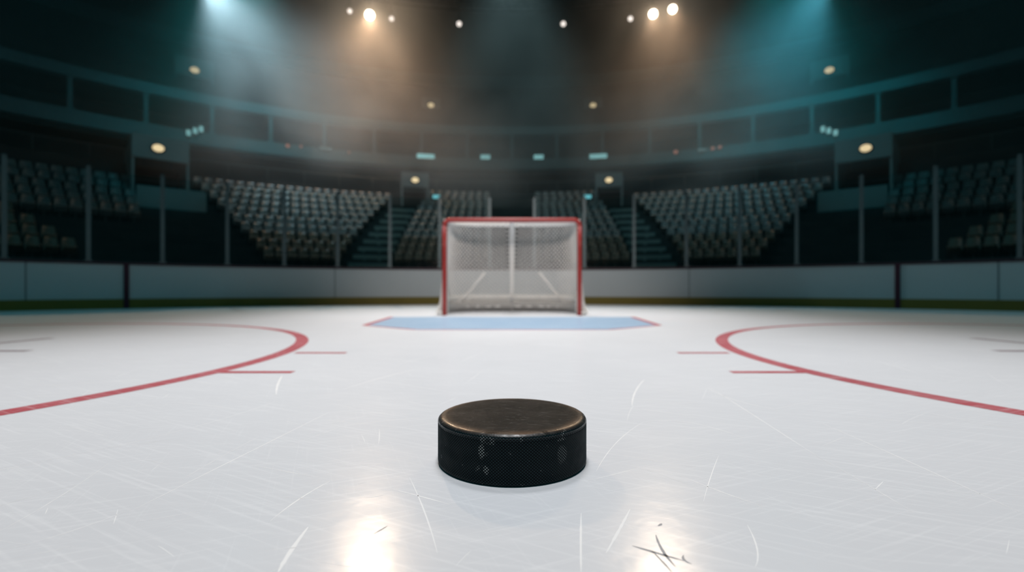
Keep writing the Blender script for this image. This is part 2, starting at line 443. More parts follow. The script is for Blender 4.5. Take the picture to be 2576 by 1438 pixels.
# ------------------------------------------------------------------ puck
PX, PY, PR_, PH = 0.0004, 1.173, .1735, .107
BV = .0105
puck_m = bpy.data.materials.new('puck_rubber'); puck_m.use_nodes = True
N = puck_m.node_tree.nodes; L = puck_m.node_tree.links; bs = N['Principled BSDF']
tc = N.new('ShaderNodeTexCoord')
def mth(op, a, b=None, c=None):
    n_ = N.new('ShaderNodeMath'); n_.operation = op
    for i, x in enumerate((a, b, c)):
        if x is None: continue
        if isinstance(x, (int, float)): n_.inputs[i].default_value = x
        else: L.new(x, n_.inputs[i])
    return n_.outputs[0]
def noise(scale, detail=3, vec=None, rough=.5):
    n_ = N.new('ShaderNodeTexNoise'); n_.inputs['Scale'].default_value = scale; n_.inputs['Detail'].default_value = detail
    n_.inputs['Roughness'].default_value = rough
    L.new(vec or tc.outputs['Object'], n_.inputs['Vector']); return n_.outputs['Fac']
def rng(v, a, b, lo=0, hi=1):
    n_ = N.new('ShaderNodeMapRange'); n_.inputs['From Min'].default_value = a; n_.inputs['From Max'].default_value = b
    n_.inputs['To Min'].default_value = lo; n_.inputs['To Max'].default_value = hi; L.new(v, n_.inputs['Value']); return n_.outputs['Result']
def mixc(f, a, b):
    n_ = N.new('ShaderNodeMix'); n_.data_type = 'RGBA'; L.new(f, n_.inputs['Factor'])
    for k_, x in (('A', a), ('B', b)):
        if isinstance(x, tuple): n_.inputs[k_].default_value = (*x, 1)
        else: L.new(x, n_.inputs[k_])
    return n_.outputs['Result']
sp = N.new('ShaderNodeSeparateXYZ'); L.new(tc.outputs['Object'], sp.inputs[0])
x_, y_, z_ = sp.outputs
rr = mth('SQRT', mth('ADD', mth('MULTIPLY', x_, x_), mth('MULTIPLY', y_, y_)))
is_top = mth('GREATER_THAN', z_, PH - BV*.55)
KN, KR = 156, 14
ang = mth('ARCTAN2', y_, x_)
pu = mth('MULTIPLY', ang, KN/2.0); pv = mth('MULTIPLY', z_, KR*PI/(PH-2*BV))
tip = mth('MULTIPLY', mth('ABSOLUTE', mth('SINE', mth('ADD', pu, pv))), mth('ABSOLUTE', mth('SINE', mth('SUBTRACT', pu, pv))))
tipm = rng(tip, .55, .85)
# frost caught on the knurl in a few patches
patch = rng(noise(45, 2), .66, .72)
band = mth('MULTIPLY', rng(z_, PH-BV-.013, PH-BV-.011), rng(noise(30, 2), .60, .68))
def blob(cx, cz, rx, rz):   # worn patch at an angle (from the front, metres along the rim) and height
    u = mth('DIVIDE', mth('SUBTRACT', mth('MULTIPLY', mth('ADD', ang, PI/2), PR_), cx), rx)
    w = mth('DIVIDE', mth('SUBTRACT', z_, cz), rz)
    d = mth('ADD', mth('MULTIPLY', u, u), mth('MULTIPLY', w, w))
    return rng(mth('ADD', d, mth('MULTIPLY', noise(60, 1), .8)), 1.3, .8)
pb = mth('MAXIMUM', blob(-.064, .070, .008, .018), blob(-.054, .032, .007, .011))
pb = mth('MAXIMUM', pb, mth('MULTIPLY', blob(.112, .055, .016, .022), .35))
frost = mth('MULTIPLY', tipm, mth('MAXIMUM', mth('MULTIPLY', patch, .5), mth('MAXIMUM', mth('MULTIPLY', band, .7), pb)))
side = mixc(frost, mixc(rng(tip, .42, .95), (.0012, .0034, .0048), (.024, .048, .056)), (.50, .55, .55))  # knurl highlights painted in: teal tips over near-black grooves
# top face: dusty rubber with scuffs, worn edge with warm lamp glow painted tan
dust = mixc(rng(noise(11, 5), .35, .7), (.009, .0105, .0105), (.027, .0245, .0225))
ma = N.new('ShaderNodeMapping'); ma.inputs['Rotation'].default_value = (0, 0, .3)
mb2 = N.new('ShaderNodeMapping'); mb2.inputs['Scale'].default_value = (26, 210, 1)
wob = N.new('ShaderNodeTexNoise'); wob.inputs['Scale'].default_value = 12; L.new(tc.outputs['Object'], wob.inputs['Vector'])
va = N.new('ShaderNodeVectorMath'); va.operation = 'MULTIPLY_ADD'; va.inputs[1].default_value = (.06, .06, 0)
L.new(wob.outputs['Color'], va.inputs[0]); L.new(tc.outputs['Object'], va.inputs[2])
L.new(va.outputs[0], ma.inputs['Vector']); L.new(ma.outputs[0], mb2.inputs['Vector'])
scr = mth('MULTIPLY', rng(noise(1, 2, mb2.outputs[0]), .63, .72), .33)
ma3 = N.new('ShaderNodeMapping'); ma3.inputs['Rotation'].default_value = (0, 0, -.55)
mb3 = N.new('ShaderNodeMapping'); mb3.inputs['Scale'].default_value = (30, 260, 1)
L.new(va.outputs[0], ma3.inputs['Vector']); L.new(ma3.outputs[0], mb3.inputs['Vector'])
scr2 = mth('MULTIPLY', rng(noise(1, 2, mb3.outputs[0]), .64, .73), .30)
speck = mth('MULTIPLY', rng(noise(230, 1), .74, .78), .5)
topc = mixc(mth('MAXIMUM', mth('MAXIMUM', scr, scr2), speck), dust, (.26, .25, .23))
edge = mth('MULTIPLY', rng(rr, PR_-BV-.026, PR_-BV+.001), rng(noise(14, 4), .30, .62, .25, 1))
edge = mth('MULTIPLY', edge, rng(rr, PR_-BV*.35, PR_-BV*.75))
topc = mixc(mth('MULTIPLY', mth('POWER', edge, 1.8), .6), topc, (.20, .12, .07))
L.new(mixc(is_top, side, topc), bs.inputs['Base Color'])
rimb = mth('MULTIPLY', mth('MULTIPLY', rng(rr, PR_-BV-.010, PR_-BV-.003), mth('GREATER_THAN', z_, PH-BV)), rng(noise(60, 3), .3, .6, .4, 1))
L.new(mth('SUBTRACT', rng(noise(40, 3), .3, .7, .42, .6), mth('MULTIPLY', rimb, .22)), bs.inputs['Roughness'])
L.new(mth('ADD', mth('MULTIPLY_ADD', is_top, .03, .09), mth('MULTIPLY', rimb, .5)), bs.inputs['Specular IOR Level'])
bp = N.new('ShaderNodeBump'); bp.inputs['Strength'].default_value = .25; bp.inputs['Distance'].default_value = .002
L.new(mth('ADD', noise(120, 4), mth('MULTIPLY', mth('MAXIMUM', scr, scr2), 2.0)), bp.inputs['Height']); L.new(bp.outputs[0], bs.inputs['Normal'])
b = MB()
NA = KN*4
prof = [(0.0, PH), (.05, PH), (.1, PH), (PR_-BV-.03, PH), (PR_-BV-.012, PH-.0002), (PR_-BV-.004, PH-.0006)]
for i in range(1, 8):
    t = PI/2*i/8; prof.append((PR_-BV+BV*sin(t)-.004*(1-sin(t)), PH-BV+BV*cos(t)-.0006))
prof.append((PR_, PH-BV-.0015)); prof.append((PR_-.0014, PH-BV-.004))
NZ = KR*4; z0, z1 = .008, PH-BV-.006
kn0 = len(prof)
for i in range(NZ+1): prof.append((PR_, z1+(z0-z1)*i/NZ))
kn1 = len(prof)
for i in range(9):
    t = PI/2*i/8; prof.append((PR_-.006+.006*cos(t)-.0008, .006-.006*sin(t)+.0002))
prof.append((0, .0002))
P = len(prof); vs = []; fs = []
for k_ in range(NA):
    a = 2*PI*k_/NA
    for i, (r, z) in enumerate(prof):
        if kn0 <= i < kn1:
            q = abs(sin(a*KN/2 + z*KR*PI/(PH-2*BV)))*abs(sin(a*KN/2 - z*KR*PI/(PH-2*BV)))
            r = PR_ - .0016 + .0018*q
        vs.append((r*cos(a), r*sin(a), z))
for k_ in range(NA):
    l = (k_+1) % NA
    for i in range(P-1):
        fs.append((k_*P+i, k_*P+i+1, l*P+i+1, l*P+i) if 0 < i < P-2 else ((k_*P+i, k_*P+i+1, l*P+i+1) if i == 0 else (k_*P+i, k_*P+i+1, l*P+i)))
b.add(vs, fs, 0, True)
puck = b.build('hockey_puck', puck_m)
puck.location = (PX, PY, .0006)
tag(puck, 'worn black rubber hockey puck with knurled side lying on the ice', 'puck')

# ------------------------------------------------------------------ stands
SC = (0, 3)
ROW_R = lambda k: 14 + .45*k
ROW_Z = lambda k: 1.1 + .30*k
A_ST = arange(-84, 84, 2)
NR = 12
prof = [(13.3, 0)]
prof += [(13.3, ROW_Z(0))]
for k in range(NR):
    prof += [(ROW_R(k)+.28, ROW_Z(k)), (ROW_R(k)+.28, ROW_Z(k+1))]
prof += [(26.0, ROW_Z(NR)), (26.0, 0)]
b = MB(); b.sweep(prof, A_ST, SC)
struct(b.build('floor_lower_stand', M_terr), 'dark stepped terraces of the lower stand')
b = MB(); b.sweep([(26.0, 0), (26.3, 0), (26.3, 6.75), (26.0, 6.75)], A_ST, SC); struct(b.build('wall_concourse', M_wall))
# mezzanine: lower fascia, gallery floor, back wall, upper fascia
FR = 24.0
b = MB(); b.sweep([(FR, 6.92), (FR+.35, 6.92), (FR+.35, 7.50), (FR, 7.50)], A_ST, SC); struct(b.build('beam_lower_fascia', M_fascia))
b = MB(); b.sweep([(FR+.35, 6.75), (27.3, 6.75), (27.3, 6.92), (FR+.35, 6.92)], A_ST, SC); struct(b.build('floor_gallery', M_wall))
b = MB(); b.sweep([(27, 6.9), (27.3, 6.9), (27.3, 9.0), (27, 9.0)], A_ST, SC); struct(b.build('wall_gallery', M_wall))
b = MB(); b.sweep([(FR, 8.80), (FR+.4, 8.80), (FR+.4, 9.24), (FR, 9.24)], A_ST, SC); struct(b.build('beam_upper_fascia', M_fascia))
# upper deck terraces, roof ring and ceiling
prof = [(FR+.4, 8.85), (FR+.4, 9.1)]
for k in range(15):
    prof += [(FR+.9+.62*k, 9.1+.40*k), (FR+.9+.62*k, 9.1+.40*(k+1))]
prof += [(35, 15.1), (35, 8.85)]
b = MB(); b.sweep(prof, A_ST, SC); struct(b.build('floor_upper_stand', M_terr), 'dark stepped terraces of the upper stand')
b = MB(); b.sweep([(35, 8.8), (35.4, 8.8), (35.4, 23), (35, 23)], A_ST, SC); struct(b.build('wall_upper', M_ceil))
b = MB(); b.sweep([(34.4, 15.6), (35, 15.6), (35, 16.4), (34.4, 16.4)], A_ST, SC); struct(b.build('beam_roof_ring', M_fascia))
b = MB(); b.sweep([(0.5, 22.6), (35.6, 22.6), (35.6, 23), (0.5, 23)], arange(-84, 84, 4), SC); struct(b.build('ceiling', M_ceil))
b = MB(); b.sweep([(28.0, 18.2), (28.5, 18.2), (28.5, 18.9), (28.0, 18.9)], A_ST, SC); struct(b.build('beam_roof_truss', M_truss))
# gallery columns
for i in range(-9, 10):
    a = i*5.8
    b = MB(); b.box((0, 0, 8.15), (.16, .16, 1.30)); b.box((0, 0, 7.53), (.26, .26, .06)); b.box((0, 0, 8.77), (.26, .26, .06))
    o = struct(b.build('column_%d' % (i+10), M_fascia)); o.location = (SC[0]+(FR+.17)*sin(rad(a)), SC[1]+(FR+.17)*cos(rad(a)), 0); o.rotation_euler.z = -rad(a)
# handrail behind the top row
b = MB()
for h in (.62,):
    b.tube([(SC[0]+19.9*sin(a), SC[1]+19.9*cos(a), ROW_Z(NR)+h) for a in arange(-70, 70, 1.5)], .016, 6)
for a in arange(-70, 70, 4):
    b.tube([(SC[0]+19.9*sin(a), SC[1]+19.9*cos(a), ROW_Z(NR)), (SC[0]+19.9*sin(a), SC[1]+19.9*cos(a), ROW_Z(NR)+.62)], .014, 6)
struct(b.build('trim_handrail', M_rail2))

# pale concrete stairs in the aisles either side of the middle block
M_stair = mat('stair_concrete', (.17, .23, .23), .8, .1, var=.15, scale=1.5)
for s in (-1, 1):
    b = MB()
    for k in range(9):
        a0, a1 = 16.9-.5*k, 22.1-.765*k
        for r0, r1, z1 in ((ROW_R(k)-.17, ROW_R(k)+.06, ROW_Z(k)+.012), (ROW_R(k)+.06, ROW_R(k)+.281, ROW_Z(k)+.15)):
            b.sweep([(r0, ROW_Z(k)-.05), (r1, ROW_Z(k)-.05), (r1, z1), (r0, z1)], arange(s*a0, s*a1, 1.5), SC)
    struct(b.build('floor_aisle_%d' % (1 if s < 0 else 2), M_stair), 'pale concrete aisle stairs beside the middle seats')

# vomitory portals with a lamp over each mouth
def at(R, a, z, c=SC): return Vector((c[0]+R*sin(rad(a)), c[1]+R*cos(rad(a)), z))
dn = 1
def portal(R, a, z, w, h, lin, below, depth, lab):
    global dn
    o = bpy.data.objects.new('door_%d' % dn, None); COL.objects.link(o); dn += 1
    o.location = at(R, a, z); o.rotation_euler.z = -rad(a); o['kind'] = 'structure'; o['label'] = lab
    t = .07
    b = MB(); b.box((0, 0, h+lin/2), (w+2*t, .14, lin)); b.box((0, depth/2, h+lin), (w+2*t, depth, .08)); b.build('door_lintel', M_portal, o)
    for s in (-1, 1):
        b = MB(); b.box((s*(w+t)/2, depth/2, (h+lin-below)/2), (t, depth, h+lin+below)); b.build('door_cheek', M_portal, o)
    if below: s_ = 1 if a > 0 else -1; b = MB(); b.box((-s_*.30, 0, -below/2), (w+.5, .12, below)); b.build('door_parapet', M_portal, o)
    b = MB(); b.box((0, depth*.55, h/2), (w, .06, h)); b.build('door_shade_sheet', M_black, o)  # black sheet across the mouth stands in for the shade inside
    return o
def plamp(loc, a, lab, proto=[None], sc=1):
    if proto[0] is None:
        t = thing('portal_lamp', lab, 'lamp', loc, -rad(a), 'lamps over the stand exits')
        b = MB(); b.lathe([(.0, -.05), (.07, -.045), (.10, -.02), (.10, .01), (0, .012)], 20, 0, Matrix.Rotation(PI/2, 4, 'X')); b.build('lamp_lens', M_plamp, t)
        b = MB(); b.lathe([(.0, .0), (.115, .0), (.125, .02), (.125, .05), (0, .05)], 20, 0, Matrix.Rotation(-PI/2, 4, 'X')); b.build('lamp_back', M_house, t)
        proto[0] = t; t.scale = (1.35*sc, 1, 1.0*sc)
    else:
        o = copy_tree(proto[0]); o.location = loc; o.rotation_euler.z = -rad(a); o['label'] = lab; o.scale = (1.35*sc, 1, 1.0*sc)
for s in (-1, 1):
    sd = 'left' if s < 0 else 'right'
    portal(17.7, s*12.9, 3.80, .95, .76, .55, 0, 2.6, 'stand exit beside the seats behind the goal, %s' % sd)
    plamp(at(17.7-.13, s*12.9, 3.80+1.02), s*12.9, 'warm oval lamp over the stand exit just %s of the goal' % sd, sc=1.05)
    portal(16.9, s*41.1, 3.62, 1.36, .86, .70, .95, 3.2, 'large stand exit far %s' % sd)
    plamp(at(16.9-.13, s*41.1+s*.3, 3.62+1.20), s*41.1, 'warm oval lamp on the large teal stand exit at far %s' % sd, sc=1.15)
    portal(28.2, s*10.25, 10.75, 1.0, .75, .7, 0, 3.4, 'upper stand exit near the middle, %s' % sd)
    plamp(at(28.2-.13, s*10.25, 10.75+.98), s*10.25, 'warm oval lamp in the upper stand, above and %s of the goal' % sd, sc=1.45)
    portal(27.0, s*36.0, 10.25, 1.5, .75, .9, 0, 3.4, 'upper stand exit at far %s' % sd)
    plamp(at(27.0-.13, s*36.0, 10.25+1.05), s*36.0, 'warm oval lamp in the upper stand at far %s under the hazy beam' % sd, sc=1.5)

# lit screens on the gallery edge
def on_ring(px, R, c=SC):
    d = (px-1288)/1250; A = 1+d*d; Y = (2*c[1] + math.sqrt(4*c[1]**2 - 4*A*(c[1]**2-R*R)))/(2*A)
    return math.degrees(math.atan2(d*Y, Y-c[1])), Y
def zof(py, Y): return .4 + (727-py)/1250*Y
proto = None
def screen(px, py, w, h, lab, R=FR-.06, m=M_screen, cat='screen', grp='lit screens on the gallery edge', name='gallery_screen'):
    a, Y = on_ring(px, R); z = zof(py, Y)
    t = thing(name, lab, cat, at(R, a, z-h/2), -rad(a), grp)
    b = MB(); b.box((0, -.03, h/2), (w, .02, h)); b.build('display', m, t)
    b = MB(); b.box((0, .01, h/2), (w+.05, .05, h+.05)); b.build('screen_case', M_house, t, .008)
    b = MB(); b.box((0, .03, -.06), (.06, .04, .14)); b.build('screen_bracket', M_house, t)
for s in (-1, 1):
    sd = 'left' if s < 0 else 'right'
    screen(1288+s*217, 393, .92, .24, 'wide glowing pale cyan screen on the gallery edge, outer %s of four middle ones' % sd)
    screen(1288+s*67, 395, .52, .24, 'small glowing pale cyan screen on the gallery edge just %s of centre' % sd)
    for j, (dx, dy) in enumerate(((782, 324), (797, 328), (814, 333))):
        screen(1288+s*dx*1.0, dy+1, .165, .26, '%s of three bright cyan screens in a cluster on the far %s gallery edge' % (('innermost', 'middle', 'outermost')[2-j if dx < 0 else j], sd), m=M_screen)
    a, Y = on_ring(1288+s*190, 17.47); z = zof(495, Y)
    t = thing('exit_sign', 'small teal glowing sign at the top corner of the seats, %s of the goal' % sd, 'sign', at(17.47, a, z-.08), -rad(a), 'teal signs above the seats behind the goal')
    b = MB(); b.box((0, -.03, .08), (.30, .03, .14)); b.build('sign_face', M_screen2, t)
    b = MB(); b.box((0, 0, .08), (.34, .04, .18)); b.build('sign_case', M_house, t)
    b = MB(); b.box((0, .0, -.25), (.03, .03, .64)); b.build('sign_post', M_house, t)
for px, py, w, m, lab in ((724, 366, .10, M_bulb, 'small reddish lamp on the left gallery edge, outermost of the three'),
                      (757, 368, .07, M_bulb, 'tiny reddish lamp on the left gallery edge, second from its outer end'),
                      (878, 383, .07, M_bulb, 'tiny reddish lamp on the left gallery edge, nearest the middle'),
                      (1700, 382, .11, M_bulb, 'small reddish lamp on the right gallery edge, nearest the middle'),
                      (1793, 373, .10, M_bulb, 'small reddish lamp on the right gallery edge, just beyond the dim screen'),
                      (1811, 370, .10, M_bulb, 'small reddish lamp on the right gallery edge, outermost of the three')):
    a, Y = on_ring(px, FR-.05); z = zof(py, Y)
    t = thing('gallery_lamp', lab, 'lamp', at(FR-.05, a, z), -rad(a), 'small reddish lamps on the gallery edge')
    bb = MB(); bb.lathe([(0, -w*.9), (w*.7, -w*.6), (w, 0), (0, .0)], 14, 0, Matrix.Rotation(PI/2, 4, 'X')); bb.build('bulb', m, t)
    bb = MB(); bb.box((0, .03, 0), (w*2.4, .04, w*2.4)); bb.build('lamp_mount', M_house, t)
M_dim = emission('screen_dim', (.20, .42, .45), .28)
screen(1766, 377, .42, .16, 'dim grey-cyan screen on the right gallery edge between two reddish lamps', m=M_dim)
screen(820, 374, .60, .14, 'dim grey-cyan screen on the left gallery edge between the reddish lamps', m=M_dim)

# ------------------------------------------------------------------ seats
def seat_meshes():
    # backrest: curved shell
    b = MB(); W, H, n, m = .34, .36, 8, 6; vs = []
    for side in (0, 1):
        for j in range(m+1):
            for i in range(n+1):
                u = -1+2*i/n; v = j/m
                ww = W/2*(1 - .10*v*v) * (1 if v < .8 else (1 - (v-.8)*.8))
                y = .17 + .10*v - .045*u*u*(1) + side*.03
                vs.append((u*ww, y + .0, .20 + v*H))
    fs = []; K = (n+1)*(m+1)
    for s in (0, 1):
        for j in range(m):
            for i in range(n):
                q = (s*K+j*(n+1)+i, s*K+j*(n+1)+i+1, s*K+(j+1)*(n+1)+i+1, s*K+(j+1)*(n+1)+i)
                fs.append(q if s == 0 else q[::-1])
    rim = [j*(n+1) for j in range(m+1)] + [m*(n+1)+i for i in range(1, n+1)] + [j*(n+1)+n for j in range(m-1, -1, -1)] + [i for i in range(n-1, 0, -1)]
    for q in range(len(rim)):
        a_, c_ = rim[q], rim[(q+1) % len(rim)]; fs.append((a_, c_, K+c_, K+a_))
    b.add(vs, fs, 0, True)
    # pan tipped half up
    p = MB(); vs = []
    for side in (0, 1):
        for j in range(5):
            for i in range(7):
                u = -1+2*i/6; v = j/4
                d = v*.30
                vs.append((u*.165*(1-.12*v*v), .16 - d*cos(.5), .20 + d*sin(.5)*.9 + .02*u*u - side*.03))
    fs = []; K = 35
    for s in (0, 1):
        for j in range(4):
            for i in range(6):
                q = (s*K+j*7+i, s*K+j*7+i+1, s*K+(j+1)*7+i+1, s*K+(j+1)*7+i); fs.append(q)
    rim = [j*7 for j in range(5)] + [28+i for i in range(1, 7)] + [j*7+6 for j in range(3, -1, -1)] + [i for i in range(5, 0, -1)]
    for q in range(len(rim)):
        a_, c_ = rim[q], rim[(q+1) % len(rim)]; fs.append((a_, c_, K+c_, K+a_))
    p.add(vs, fs, 0, True)
    l = MB(); l.box((0, .19, .11), (.05, .05, .22)); l.box((0, .17, .01), (.14, .12, .02)); l.box((0, .13, .19), (.26, .05, .03))
    for q in (b, p, l): q.v = [(x*.80, y, z) for x, y, z in q.v]
    return b, p, l
bmb, pmb, lmb = seat_meshes()
seats = []   # (dist, block, row, index, a, R, z)
def block(name, rows, lo, hi, aisle_hi):
    for k in rows:
        a0, a1 = lo(k), hi(k); R = ROW_R(k)
        n_ = max(1, int((a1-a0)/math.degrees(.315/R)))
        for i in range(n_):
            a = a0 + (a1-a0)*(i+.5)/n_
            p = at(R, a, ROW_Z(k)); idx = (n_-1-i) if aisle_hi else i
            seats.append((name, k, idx, a, R, p))
for s in (-1, 1):
    sd = 'left' if s < 0 else 'right'
    f = (lambda lo, hi: (lo, hi)) if s > 0 else (lambda lo, hi: ((lambda k: -hi(k)), (lambda k: -lo(k))))
    lo, hi = f(lambda k: 22.8-.765*k, lambda k: 32.1+.64*k); block(sd + ' block', range(0, 10), lo, hi, s < 0)
    lo, hi = f(lambda k: 43.2, lambda k: 57.0); block('far %s upper block' % sd, range(4, 9), lo, hi, s < 0)
    lo, hi = f(lambda k: 49.2+1.2*k, lambda k: 57.0); block('far %s lower block' % sd, range(0, 5), lo, hi, s < 0)
    lo, hi = f(lambda k: 2.9, lambda k: 16.2-.5*k); block('middle %s block' % sd, range(0, 11), lo, hi, s < 0)
def in_view(p):
    x = 1288 + 1250*p.x/p.y; return -14 < x < 2590
vis = [q for q in seats if in_view(q[5])]
vis.sort(key=lambda q: q[5].y)        # nearest to the viewer show largest
front, rest = vis[:300], vis[300:]
protos = {}
def seat_root(q):
    name, k, idx, a, R, p = q
    warm = k < 3 if 'far' not in name else k < 5 and 'lower' in name
    colr = 'warm-tinted grey' if warm else 'grey'
    where = 'the goal-side aisle' if 'far' not in name else 'the big exit side'
    if 'middle' in name:
        lab = '%s tip-up seat behind the goal, %s row up, %s %s of the middle aisle' % (colr, ORD[k], ORD[idx], name.split()[1])
    else:
        lab = '%s tip-up seat, %s, %s row up, %s from its inner end' % (colr, name, ORD[k], ORD[idx])
    key = warm
    if key not in protos:
        r = thing('stadium_seat', lab, 'seat'); m = M_seat2 if warm else M_seat
        bmb.build('backrest', m, r); pmb.build('seat_pan', m, r); lmb.build('seat_stand', M_seatm, r); protos[key] = r
    else: r = copy_tree(protos[key])
    r['label'] = lab; r['group'] = ('warm-tinted grey seats in the lower rows' if warm else 'grey seats in the stands')
    r.location = p; r.rotation_euler.z = -rad(a)
for q in front: seat_root(q)
b = MB()
for name, k, idx, a, R, p in rest:
    Mt = Matrix.Translation(p) @ Matrix.Rotation(-rad(a), 4, 'Z')
    warm = 1 if (k < 3 and 'far' not in name) else 0
    b.add([Mt @ Vector(v) for v in bmb.v], bmb.f, warm, True); b.add([Mt @ Vector(v) for v in pmb.v], pmb.f, warm, True)
    b.add([Mt @ Vector(v) for v in lmb.v], lmb.f, 2)
tag(b.build('distant_seating', [M_seat, M_seat2, M_seatm], fixn=False), 'many more grey seats filling the farther rows behind the goal', 'seats', kind='stuff')
print('SEATS', len(vis), len(front), len(rest))

# ------------------------------------------------------------------ lamps on the lighting ring
LR = 20.7
b = MB()
A_T = arange(-75, 75, 2.5)
for (r, z) in ((LR-.25, 13.75), (LR+.25, 13.75), (LR, 14.15)):
    b.tube([(SC[0]+r*sin(a), SC[1]+r*cos(a), z) for a in A_T], .035, 6)
for i in range(len(A_T)-1):
    a, c_ = A_T[i], A_T[i+1]; m_ = (a+c_)/2
    for r in (LR-.25, LR+.25):
        b.tube([(SC[0]+r*sin(a), SC[1]+r*cos(a), 13.75), (SC[0]+LR*sin(m_), SC[1]+LR*cos(m_), 14.15), (SC[0]+r*sin(c_), SC[1]+r*cos(c_), 13.75)], .018, 5)
for a in arange(-72, 72, 12):
    b.tube([(SC[0]+LR*sin(a), SC[1]+LR*cos(a), 14.1), (SC[0]+LR*sin(a), SC[1]+LR*cos(a), 22.7)], .02, 5)
struct(b.build('beam_lighting_truss', M_truss))
def look(o, target):
    d = Vector(target) - o.location; o.rotation_euler = d.to_track_quat('-Z', 'Y').to_euler()
def spot(name, loc, target, power, col, size, blend=.6, soft=.25):
    l = bpy.data.lights.new(name, 'SPOT'); l.energy = power; l.color = col; l.spot_size = rad(size); l.spot_blend = blend; l.shadow_soft_size = soft
    o = bpy.data.objects.new(name, l); COL.objects.link(o); o.location = loc; look(o, target); return o
def arena_lamp(px, py, r, lens, lab, zz=None, target=(0, 3, 0)):
    a, Y = on_ring(px, LR); z = zof(py, Y) if zz is None else zz
    p = at(LR, a, z)
    t = thing('arena_spotlight', lab, 'lamp', p, 0, 'spotlights under the lighting truss')
    look(t, target)
    b = MB(); b.lathe([(0, .02), (r*.96, .02), (r*.96, .0), (0, -.01*0)], 24); o = b.build('lamp_lens', lens, t)
    b = MB(); b.lathe([(r, -.05), (r*1.06, -.05), (r*1.08, .05), (r*1.0, .35), (r*.55, .55), (0, .58)], 24); b.lathe([(r, -.05), (r, .04)], 24); b.build('lamp_housing', M_house, t)
    Ri = t.rotation_euler.to_matrix().inverted(); up = Ri @ Vector((0, 0, 1)); 
    h_ = 13.7-z
    b = MB()
    b.tube([Vector((0, 0, .25)), Vector((0, 0, .25)) + up*max(.3, h_)], .025, 6)
    b.tube([Vector((-r*1.2, 0, .2)), Vector((-r*1.2, 0, .2)) + up*.3, Vector((r*1.2, 0, .2)) + up*.3, Vector((r*1.2, 0, .2))], .02, 6)
    b.build('lamp_bracket', M_house, t)
    return p, (Vector(target)-p).normalized()
LP = {}
for key, px, py, r, lens, lab in (
    ('l0', 880, 28, .10, M_lensS, 'small warm spotlight hanging left of the brightest left lamp'),
    ('l1', 930, 38, .21, M_lensB, 'brightest warm spotlight of the left group, glowing in haze'),
    ('l2', 985, 47, .11, M_lensS, 'small warm spotlight hanging just right of the brightest left lamp'),
    ('c0', 1155, 60, .115, M_lensS, 'lone small white spotlight left of the ceiling centre'),
    ('c1', 1417, 60, .115, M_lensS, 'lone small white spotlight right of the ceiling centre'),
    ('r2', 1586, 47, .11, M_lensS, 'small dim spotlight of the right group, innermost of its three'),
    ('r1', 1643, 35, .19, M_lensB, 'bright warm spotlight of the right group, middle of its three'),
    ('r0', 1692, 23, .18, M_lensB, 'bright warm spotlight of the right group, outermost of its three')):
    LP[key] = arena_lamp(px, py, r, lens, lab)
for key, px in (('fl', 512), ('fr', 2082)):
    LP[key] = arena_lamp(px, -48, .22, M_lensB, 'large spotlight at the top edge, source of the %s hazy beam' % ('left' if px < 1288 else 'right'))

WARM = (1, .60, .34)
def beam(key, power, col, size, target, blend=.8, soft=.12, push=.1):
    p, d = LP[key]; dd = (Vector(target)-p).normalized()
    return spot('beam_light', p + d*push, target, power, col, size, blend, soft)
# unseen rink lamps high over the ice, in front of and above the viewer
for (x, y, pw, sz) in ((0, 0, 4100, 56), (0, 5, 2700, 47), (0, 8.5, 3000, 42)):
    spot('unseen_rink_light', (x, y, 13), (x, y, 0), pw, (.97, .975, .995), sz, .8, 1.2)
spot('unseen_rink_light', (0, -6, 8), (0, 9.5, .5), 3700, (1, .88, .82), 30, .9, .8)  # unseen spot added behind the viewer to brighten net and boards
for s in (-1, 1):   # unseen cool spots added to tint corner ice and boards teal
    spot('unseen_rink_light', (s*8, 2, 12), (s*10, 7, 0), 400, (.25, .9, 1), 60, .9, .5)
# warm and cool beams of the visible lamps
def down(key, fwd=.8, dz=-.6, dx=0):
    p, d = LP[key]; return p + Vector((dx, -fwd, dz))*8
beam('l1', 3000, WARM, 88, down('l1', .42, -.9, .1), 1)
beam('l1', 3600, (1, .74, .50), 60, (0, 2, 0), 1, .2)
beam('r1', 900, WARM, 78, down('r1', .42, -.9, -.05), 1); beam('r0', 700, WARM, 78, down('r0', .42, -.9, -.05), 1)
beam('r1', 1700, (1, .74, .50), 52, (0, 2, 0), 1, .2); beam('r0', 1100, (1, .74, .50), 52, (0, 2, 0), 1, .2)
beam('fl', 6600, (.60, .87, 1), 62, (-4.6, 16.5, 3), 1)
beam('fr', 2400, (.16, .75, 1), 60, (5.6, 16.5, 3), 1)
for s in (-1, 1):   # unseen spots added for a teal wash on gallery and stands
    spot('unseen_wash_light', at(17, s*34, 12.5), at(24, s*32, 7.6), 900, (.02, .8, .9), 96, .9, .3)
    spot('unseen_wash_light', at(10, s*20, 12.5), at(17, s*24, 3.6), 640, (.5, .9, 1), 36, .9, .3)
    spot('unseen_wash_light', at(11.5, s*36, 9), at(17, s*41, 4.4), 210, (.03, .8, .95), 30, .9, .2)
spot('unseen_wash_light', at(12, 0, 12.5), at(17, 0, 3.0), 560, (.55, .95, 1), 64, .9, .3)  # unseen spot added to light the middle seats
spot('unseen_wash_light', at(16, 0, 12.8), at(24, 0, 7.8), 210, (.6, .92, .95), 110, .9, .3)  # unseen spot added to brighten the fascias above the goal

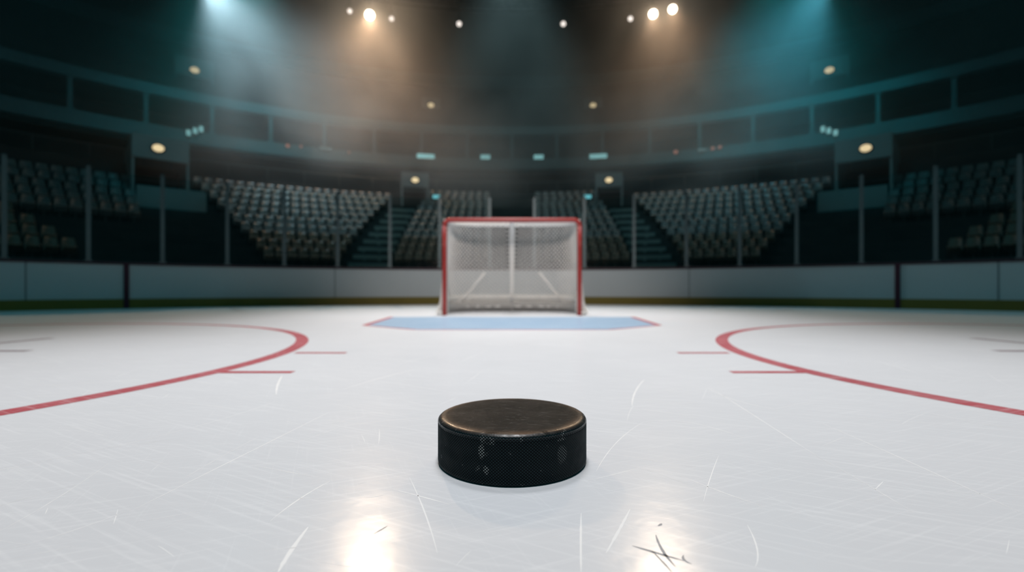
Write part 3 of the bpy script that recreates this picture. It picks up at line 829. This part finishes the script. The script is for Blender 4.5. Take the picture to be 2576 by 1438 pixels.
# ------------------------------------------------------------------ haze drifting under the roof
hz = bpy.data.materials.new('haze_volume'); hz.use_nodes = True
N = hz.node_tree.nodes; L = hz.node_tree.links; N.clear()
o_ = N.new('ShaderNodeOutputMaterial'); vsn = N.new('ShaderNodeVolumeScatter'); vsn.inputs['Anisotropy'].default_value = 0.0
vsn.inputs['Color'].default_value = (1, 1, 1, 1)
HAZE_D = .024
tc = N.new('ShaderNodeTexCoord'); nz = N.new('ShaderNodeTexNoise'); nz.inputs['Scale'].default_value = .30; nz.inputs['Detail'].default_value = 3; nz.inputs['Distortion'].default_value = .6
mp = N.new('ShaderNodeMapping'); mp.inputs['Scale'].default_value = (1, .6, .8); mp.inputs['Location'].default_value = (2.0, 0, 1.5)
L.new(tc.outputs['Object'], mp.inputs['Vector']); L.new(mp.outputs[0], nz.inputs['Vector'])
r_ = N.new('ShaderNodeMapRange'); r_.inputs['From Min'].default_value = .38; r_.inputs['From Max'].default_value = .68
r_.inputs['To Min'].default_value = HAZE_D*.3; r_.inputs['To Max'].default_value = HAZE_D*1.9
L.new(nz.outputs['Fac'], r_.inputs['Value'])
sz_ = N.new('ShaderNodeSeparateXYZ'); L.new(tc.outputs['Object'], sz_.inputs[0])     # smoke gathers under the roof
hg = N.new('ShaderNodeMapRange'); hg.inputs['From Min'].default_value = 5; hg.inputs['From Max'].default_value = 13.5
hg.inputs['To Min'].default_value = 1.9; hg.inputs['To Max'].default_value = 2.6; L.new(sz_.outputs['Z'], hg.inputs['Value'])
mu_ = N.new('ShaderNodeMath'); mu_.operation = 'MULTIPLY'; L.new(r_.outputs['Result'], mu_.inputs[0]); L.new(hg.outputs['Result'], mu_.inputs[1])
L.new(mu_.outputs[0], vsn.inputs['Density'])
L.new(vsn.outputs[0], o_.inputs['Volume'])
b = MB()
b.sweep([(12.6, 3.0), (13.2, 3.0), (19.6, 6.0), (23.7, 6.5), (23.7, 9.8), (24.3, 10.2), (32.5, 15.6), (32.5, 17.0), (12.6, 17.0)], arange(-62, 62, 3), SC)
hzo = tag(b.build('haze', hz), 'thin smoky haze hanging in the light beams over the stands', 'haze', kind='stuff')

# ------------------------------------------------------------------ world, camera, view
w = bpy.data.worlds.new('World'); S.world = w; w.use_nodes = True
bg = w.node_tree.nodes['Background']; bg.inputs[0].default_value = (.10, .60, .70, 1); bg.inputs[1].default_value = .085
cd = bpy.data.cameras.new('Camera'); cam = bpy.data.objects.new('Camera', cd); COL.objects.link(cam)
cam.location = (0, 0, .4); cam.rotation_euler = (PI/2, 0, 0)
cd.sensor_fit = 'HORIZONTAL'; cd.sensor_width = 36; cd.lens = 1250/2576*36; cd.shift_y = 8/2576; cd.clip_end = 200; cd.clip_start = .05
cd.dof.use_dof = True; cd.dof.focus_distance = 1.04; cd.dof.aperture_fstop = (cd.lens/1000)/.0098
cd.dof.aperture_blades = 0
S.camera = cam
S.view_settings.view_transform = 'Standard'; S.view_settings.look = 'None'; S.view_settings.gamma = 1; S.view_settings.exposure = 0
S.cycles.volume_step_rate = 2.0
S.cycles.max_bounces = 6; S.cycles.diffuse_bounces = 2; S.cycles.glossy_bounces = 2; S.cycles.transmission_bounces = 2; S.cycles.transparent_max_bounces = 8; S.cycles.volume_bounces = 0
S.cycles.sample_clamp_indirect = 4
